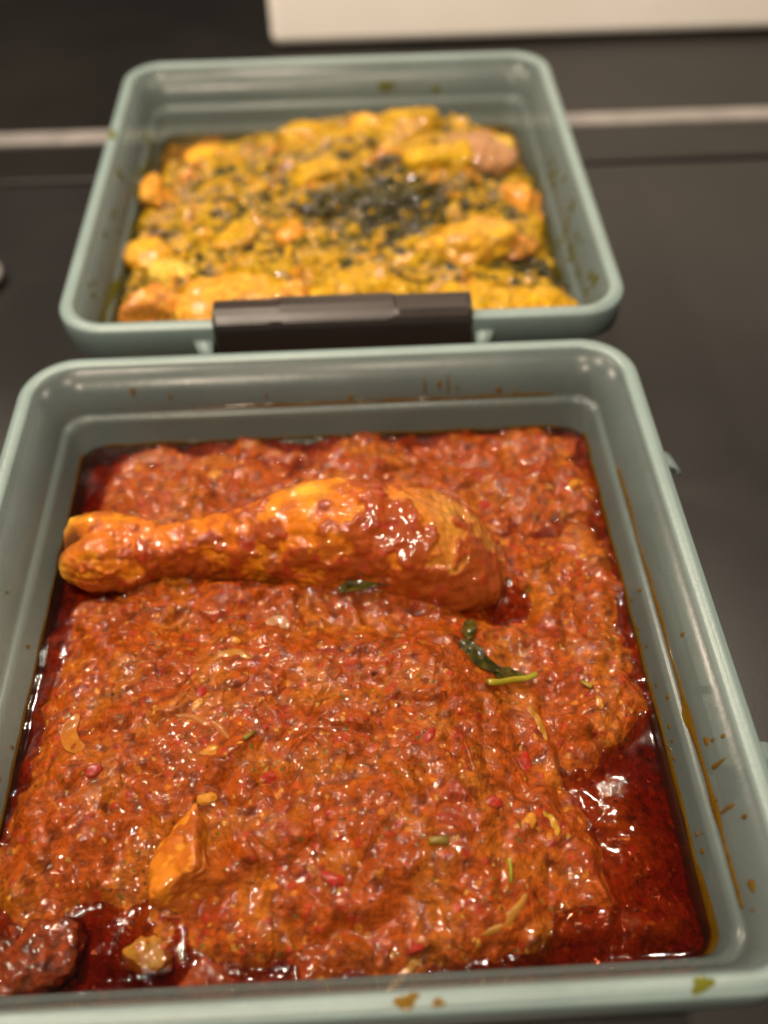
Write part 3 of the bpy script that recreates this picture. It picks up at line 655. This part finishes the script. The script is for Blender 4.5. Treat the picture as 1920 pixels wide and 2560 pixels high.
film('F', -0.045, 0.072, lambda t: 0.04235+0.0002*p1(t, .01, 5), lambda t: (0.0009+0.0006*p1(t, .008, 6))*min(1, (t+0.047)/.02), 'oil_film', M['amber'], front)
film('R', -0.083, 0.078, lambda t: 0.0312+0.0006*p1(t, .012, 7), lambda t: 0.0022+0.0012*p1(t, .006, 8)+(0.003 if t < -0.06 else 0)*min(1, (-t-0.06)/.01), 'oil_film', M['amber'], front)
film('L', -0.083, 0.078, lambda t: 0.0310+0.0004*p1(t, .012, 9), lambda t: 0.0016+0.0008*p1(t, .006, 10), 'oil_film', M['amber'], front)
film('F', -0.075, 0.075, lambda t: 0.0308+0.0004*p1(t, .012, 11), lambda t: 0.0014+0.0009*p1(t, .006, 12), 'oil_film', M['amber'], front)
def drops(box, spots, m, name, nrun=0):
    """small flattened oil drops joined as one uncountable spatter: spots (side, t, z, width, height)"""
    bm = bmesh.new()
    for side, t, z, w, h in spots:
        n = 14; c0 = bm.verts.new(wall_pt(side, t, z, 0.0005)); R1 = []; R2 = []
        for k in range(n):
            a = 2*math.pi*k/n; j = 1+0.18*math.sin(3*a+t*900)
            R1.append(bm.verts.new(wall_pt(side, t+math.cos(a)*w*.35*j, z+math.sin(a)*h*.35*j, 0.00042))); R2.append(bm.verts.new(wall_pt(side, t+math.cos(a)*w*.5*j, z+math.sin(a)*h*.5*j, 0.00004)))
        for k in range(n):
            bm.faces.new((c0, R1[k], R1[(k+1) % n])); bm.faces.new((R1[k], R2[k], R2[(k+1) % n], R1[(k+1) % n]))
    bmesh.ops.recalc_face_normals(bm, faces=bm.faces)
    for f in bm.faces: f.smooth = True
    o = link(name, bm, m, box, kind='stuff'); return o
rg = random.Random(4)
sp = []
for _ in range(7):
    t = rg.uniform(-0.08, 0.03)*1.0; t = -0.08+abs(rg.gauss(0, 0.035)); s = rg.uniform(0.0005, 0.0014)
    sp.append(('R', min(t, 0.06), rg.uniform(0.0435, 0.054), s*.8, s*rg.uniform(1, 1.8)))
for _ in range(14): s = rg.uniform(0.0005, 0.0012); sp.append(('R', rg.uniform(-0.08, 0.02), rg.uniform(0.033, 0.040), s, s*1.4))
for _ in range(6): s = rg.uniform(0.0006, 0.0014); sp.append(('F', rg.uniform(-0.07, 0.065), rg.uniform(0.043, 0.053), s, s*rg.uniform(1, 2.2)))
sp += [('F', 0.030, 0.0465, .0008, .006), ('F', 0.0375, 0.047, .0007, .007), ('F', 0.054, 0.0445, .0022, .002), ('F', 0.006, 0.0440, .0018, .0016), ('F', -0.063, 0.049, .0015, .003), ('R', -0.055, 0.047, .0009, .006), ('R', -0.045, 0.048, .0011, .006),
       ('R', -0.0385, 0.0465, .0022, .0016), ('R', -0.072, 0.0475, .0028, .0022)]
for _ in range(5): s = rg.uniform(0.0006, 0.0012); sp.append(('L', rg.uniform(-0.04, 0.06), rg.uniform(0.033, 0.052), s, s*1.5))
drops(front, sp, M['drop'], 'oil_drops')
def rim_smear(box, pts, m, name='oil_smear', z=0.05812):
    bm = bmesh.new()
    for x, y, w, h, a in pts:
        n = 18; c = bm.verts.new((x, y, z+0.00025)); R = []
        for k in range(n):
            q = 2*math.pi*k/n; j = 1+0.22*math.sin(3*q+x*500)+0.1*math.sin(7*q)
            u, v = math.cos(q)*w/2*j, math.sin(q)*h/2*j; R.append(bm.verts.new((x+u*math.cos(a)-v*math.sin(a), y+u*math.sin(a)+v*math.cos(a), z-0.00012)))
        for k in range(n): bm.faces.new((c, R[k], R[(k+1) % n]))
    for f in bm.faces: f.smooth = True
    return link(name, bm, m, box, kind='stuff')
rim_smear(front, [(0.0125, -0.0925, .0050, .0026, .2), (0.0185, -0.0930, .0026, .0016, .1)], M['drop'])
rim_smear(front, [(0.0685, -0.0925, .0050, .0026, .3), (0.0850, -0.0922, .0030, .0014, 0)], M['yellow_film'])

# ------------------------------------------------------------------ back box: yellow curry with greens
BX, BY, BR = 0.0052, 0.2021, -0.0045
Nb = 560
Xb, Yb, Mb = square_grid(Nb, 0.0826)
xw, yw = warp(Xb, Yb, 3.5, 12, 203)
fill = [(-84, -86), (-84, 26), (-76, 36), (-66, 58), (-40, 64), (-20, 76), (30, 84), (60, 72), (74, 60), (80, 30), (80, -84)]
dfl = sdpoly(xw, yw, fill)
bb = 26.5+10.5*ss(-8, 3, dfl)+4.5*ss(2, 34, dfl)
bb += 3.0*gau(Xb, Yb, 12, -4, 22, 13, .1)+2.5*gau(Xb, Yb, -45, 0, 22, 26)+2.5*gau(Xb, Yb, 25, 55, 22, 12)+2.5*gau(Xb, Yb, -30, -60, 30, 14)-4.5*gau(Xb, Yb, 66, -38, 12, 8)-3*gau(Xb, Yb, 38, -14, 14, 5)-3*gau(Xb, Yb, 68, 20, 9, 10)-2.5*gau(Xb, Yb, 58, 6, 8, 14)
xv, yv = warp(Xb, Yb, 2.0, 6, 210)
fold_a = np.abs(perlin2(xv/10, yv/8, 231)); fold_b = np.abs(perlin2(xv/4.6, yv/3.8, 232)); f1, f2, i1 = worley(xv/9.5, yv/9.0, 211); g1, g2, i2 = worley(xv/4.4, yv/4.2, 212); h1, h2, i3 = worley(xv/2.0, yv/2.0, 213)
Zb = bb+1.6*perlin2(Xb/13, Yb/12, 214)+2.6*ss(.35, .8, i1)*(1-ss(0.1, .75, f1))+3.4*fold_a+2.0*fold_b-2+0.5*ss(.5, .9, i2)*(1-ss(0, .9, g1))+0.3*perlin2(xv/2.2, yv/2.2, 215)+0.08*perlin2(Xb/1.0, Yb/1.0, 216)
greens = ss(0.0, 0.28, 0.66-1.2*fold_a-1.1*fold_b+0.45*perlin2(xv/2.8, yv/2.4, 218)+0.3*perlin2(xv/20, yv/17, 224)-0.10+1.15*gau(Xb, Yb, 17, -2, 30, 16, .1)+0.45*gau(Xb, Yb, 64, -34, 14, 10)+0.35*gau(Xb, Yb, 60, 12, 10, 22)+0.15*gau(Xb, Yb, -10, 10, 40, 28)-0.5*gau(Xb, Yb, -30, -64, 50, 12)-.4*gau(Xb, Yb, 35, 50, 30, 12))
Zb += greens*(0.7*np.abs(perlin2(xv/1.8, yv/1.6, 219))-0.5)
Zb = Zb-1.5*ss(0.955, 1, Mb)
C = np.empty(Xb.shape+(3,)); C[:] = (0.36, 0.205, 0.006)
C = lerpc(C, (0.44, 0.27, 0.009), ss(0, .5, perlin2(Xb/6, Yb/6, 221)))
C = lerpc(C, (0.44, 0.19, 0.01), ss(.2, .6, perlin2(Xb/8, Yb/8, 222))*0.6)
C = lerpc(C, (0.30, 0.18, 0.012), ss(.1, .5, perlin2(Xb/3, Yb/3, 223))*0.55)
C = lerpc(C, (0.50, 0.17, 0.015), ss(.86, .88, i1)*(1-ss(.2, .7, f1))*0.7)
C = lerpc(C, (0.075, 0.062, 0.012), greens*0.9)
Zbt = np.where(Mb > 0.9965, 4.0, Zb)
o = link('yellow_curry', np_mesh('yellow_curry', np.stack([Xb, Yb, Zbt], -1).reshape(-1, 3)/1000, gridfaces(Nb, Nb), C.reshape(-1, 3)), M['curry'], kind='stuff', label='chunky yellow curry with dark chopped greens in the back box', cat='curry')
o.location = (BX, BY, 0); o.rotation_euler = (0, 0, BR)
Nsave = N; N = Nb
liquid('yellow_oil', 0.0822, 29.5, Zb, 160, M['yellow_oil'], 'thin yellow oil at the edges of the curry in the back box', 'oil', BX, BY, BR)
def sb(x, y):
    i = int(np.clip(round((x/82.6+1)/2*(Nb-1)), 0, Nb-1)); j = int(np.clip(round((y/82.6+1)/2*(Nb-1)), 0, Nb-1)); return float(Zb[i, j])
def bchunk(x, y, dz, r, rz, seed, cols, label, planes=0, tilt=(0, 0), sub=5, rough=1.6, sauce=None, cat='chicken', name='chicken_piece', group='chicken pieces in the curry'):
    o = chunk(name, (BX*1000+x, BY*1000+y, sb(x, y)+dz-r[2]*0.36), (r[0]*1.28, r[1]*1.28, r[2]), rz, seed, M['curry'], cols, label, cat, group, planes=planes, tilt=tilt, sub=sub, rough=rough, sauce=sauce, saucecol=(0.56, 0.30, 0.016), fleck=True)
    return o
YE = [(0.46, 0.25, 0.006), (0.52, 0.31, 0.009), (0.40, 0.18, 0.006)]
BN = [(0.42, 0.18, 0.035), (0.50, 0.24, 0.03), (0.30, 0.12, 0.03)]
bchunk(48, -66, 1.5, (17, 12, 8.5), 0.1, 301, YE, 'large smooth bright yellow chicken piece at the near right of the back box', sub=6, rough=0.5)
bchunk(71, -69, 1.0, (12, 9, 7.5), -0.3, 302, YE, 'bright yellow chicken piece in the near right corner, beside the largest piece', sub=6, rough=0.5)
bchunk(47, -32, 1.5, (15, 9.5, 8), 0.25, 303, [(0.62, 0.33, 0.02), (0.55, 0.26, 0.03), (0.38, 0.2, 0.03)], 'lumpy yellow brown chicken piece above the smooth yellow piece', planes=8, sauce=0.2)
bchunk(66, -27, 0.5, (10, 6, 6), -0.35, 304, BN, 'brown chicken piece with torn edge near the right wall of the back box', planes=7, sauce=0.25)
bchunk(59, 38, 1.5, (15, 10, 7), -0.35, 305, [(0.34, 0.17, 0.08), (0.40, 0.2, 0.09)], 'smooth greyish brown meat piece at the far right of the back box', rough=0.4)
bchunk(46, 30, 1.5, (13, 9, 7), 0.1, 306, YE, 'yellow coated piece in front of the greyish brown meat piece', planes=8)
bchunk(74, 6, 1.8, (6, 9, 7), 0.2, 307, [(0.62, 0.24, 0.03), (0.66, 0.32, 0.03)], 'orange chicken piece against the right wall of the back box', planes=7)
bchunk(-70, -62, 1.5, (10, 9, 8), 0.3, 308, [(0.55, 0.22, 0.03), (0.40, 0.14, 0.03), (0.62, 0.33, 0.05)], 'fibrous brown orange chicken piece in the near left corner of the back box', planes=8)
bchunk(-36, -63, 1.8, (17, 11, 8), 0.1, 309, [(0.60, 0.28, 0.03), (0.55, 0.22, 0.025), (0.68, 0.4, 0.05)], 'wide orange brown chicken piece beside the left end of the clip', planes=9, sub=6)
bchunk(6, -58, 1.5, (13, 12, 8), 0.5, 310, YE, 'glossy yellow piece right behind the clip', planes=9, sub=6)
bchunk(-76, -26, 1.5, (7, 9, 6.5), 0.3, 311, [(0.66, 0.30, 0.02), (0.62, 0.36, 0.04)], 'orange yellow piece against the left wall of the back box', planes=7)
bchunk(-77, 14, 2.5, (4, 7, 6), 0.2, 312, [(0.64, 0.27, 0.03), (0.55, 0.28, 0.04)], 'upright orange piece at the left wall, far half of the back box', planes=6)
bchunk(-58, 44, 2.0, (8, 6, 5.5), 0.3, 313, [(0.66, 0.28, 0.02), (0.64, 0.36, 0.03)], 'orange piece nearest the far left corner of the back box', planes=7)
bchunk(28, 62, 3.0, (11, 8, 7), 0.1, 314, YE, 'orange yellow lump rising at the far wall of the back box', planes=7)
bchunk(12, 66, 2.0, (6, 6, 5), 0.4, 315, [(0.68, 0.34, 0.02), (0.6, 0.28, 0.03)], 'small lump left of the far wall lump', planes=7)
bchunk(-18, 62, 1.5, (9, 6, 4.5), 0.4, 316, YE, 'yellow piece left of middle along the far wall', planes=7)
bchunk(70, 42, 2.0, (5, 7, 5), 0.1, 317, [(0.60, 0.40, 0.06), (0.6, 0.34, 0.03)], 'pale yellow piece between the meat and the far right corner', planes=6)
bchunk(-10, 22, 1.8, (9, 6, 5), 0.5, 318, YE, 'bright yellow piece above the dark greens', planes=7)
bchunk(-42, -22, 1.2, (7, 5, 4.5), 0.5, 319, YE, 'yellow lump left of the dark greens', planes=6)
bchunk(-20, -20, 1.0, (6, 4, 3.5), 0.1, 320, [(0.66, 0.24, 0.01), (0.66, 0.28, 0.02)], 'small orange lump left of the dark greens', planes=6)
bchunk(-64, -40, 1.2, (8, 4.5, 4), -0.2, 321, [(0.60, 0.42, 0.07), (0.5, 0.34, 0.04)], 'pale yellow green slice by the left wall of the back box', cat='vegetable', name='vegetable_slice')
# scraps of wilted greens, more than one could count
rs = np.random.RandomState(77); co = []; fa = []; cc = []
gi, gj = np.where(greens > 0.35)
for k in range(360):
    q = rs.randint(len(gi)) if k < 430 else None
    if q is not None and k % 2 == 0:
        for _ in range(7):
            if ((Xb[gi[q], gj[q]]-17)/26)**2+((Yb[gi[q], gj[q]]+4)/14)**2 < 1: break
            q = rs.randint(len(gi))
    if q is not None: x, y = Xb[gi[q], gj[q]], Yb[gi[q], gj[q]]
    else: x, y = rs.uniform(-76, 76), rs.uniform(-76, 70)
    if dfl[int((x/82.6+1)/2*(Nb-1)), int((y/82.6+1)/2*(Nb-1))] < 1: continue
    l = rs.uniform(1.5, 5.5) if q is not None else rs.uniform(0.7, 1.8); w = l*rs.uniform(.2, .6); a = rs.uniform(0, 6.28); zb = sb(x, y)
    tl = rs.uniform(-.7, .7); n0 = len(co); nn = 5
    for u in range(nn):
        for v in range(nn):
            s, t = u/(nn-1)*2-1, v/(nn-1)*2-1; ww = w*(1-abs(s)**2.2*.75)
            px, py = s*l, t*ww; pz = 0.5+0.35*math.sin(3*s+k)+0.4*math.sin(3*t+k*2)+tl*t*ww*.6
            co.append((x+px*math.cos(a)-py*math.sin(a), y+px*math.sin(a)+py*math.cos(a), zb+pz)); f = rs.uniform(.7, 1.4); cc.append((0.050*f, 0.045*f, 0.012*f))
    for u in range(nn-1):
        for v in range(nn-1): i = n0+u*nn+v; fa.append((i, i+1, i+nn+1, i+nn))
me = np_mesh('chopped_greens', np.array(co)/1000, np.array(fa), np.array(cc))
o = link('chopped_greens', me, M['leaf'], kind='stuff', label='dark wilted chopped greens scattered through the yellow curry', cat='greens')
o.location = (BX, BY, 0); o.rotation_euler = (0, 0, BR)
md = o.modifiers.new('thick', 'SOLIDIFY'); md.thickness = 0.00035
film('R', -0.083, 0.030, lambda t: 0.0335+0.003*p1(t, .02, 31), lambda t: 0.005+0.004*p1(t, .011, 32), 'oil_film', M['yellow_film'], back)
film('L', -0.08, 0.060, lambda t: 0.0385+0.003*p1(t, .02, 33), lambda t: 0.005+0.006*p1(t, .014, 34), 'oil_film', M['yellow_film'], back)
sp = []
for _ in range(34): s = rg.uniform(0.0012, 0.0045); sp.append((rg.choice('RRL'), rg.uniform(-0.075, 0.02), rg.uniform(0.036, 0.053), s, s*1.3))
sp += [('F', 0.022, 0.047, .008, .004), ('F', 0.045, 0.045, .004, .003)]
drops(back, sp, M['yellow_film'], 'oil_drops')
rim_smear(back, [(-0.0927, 0.030, .0028, .0085, 0.1)], M['yellow_film'])
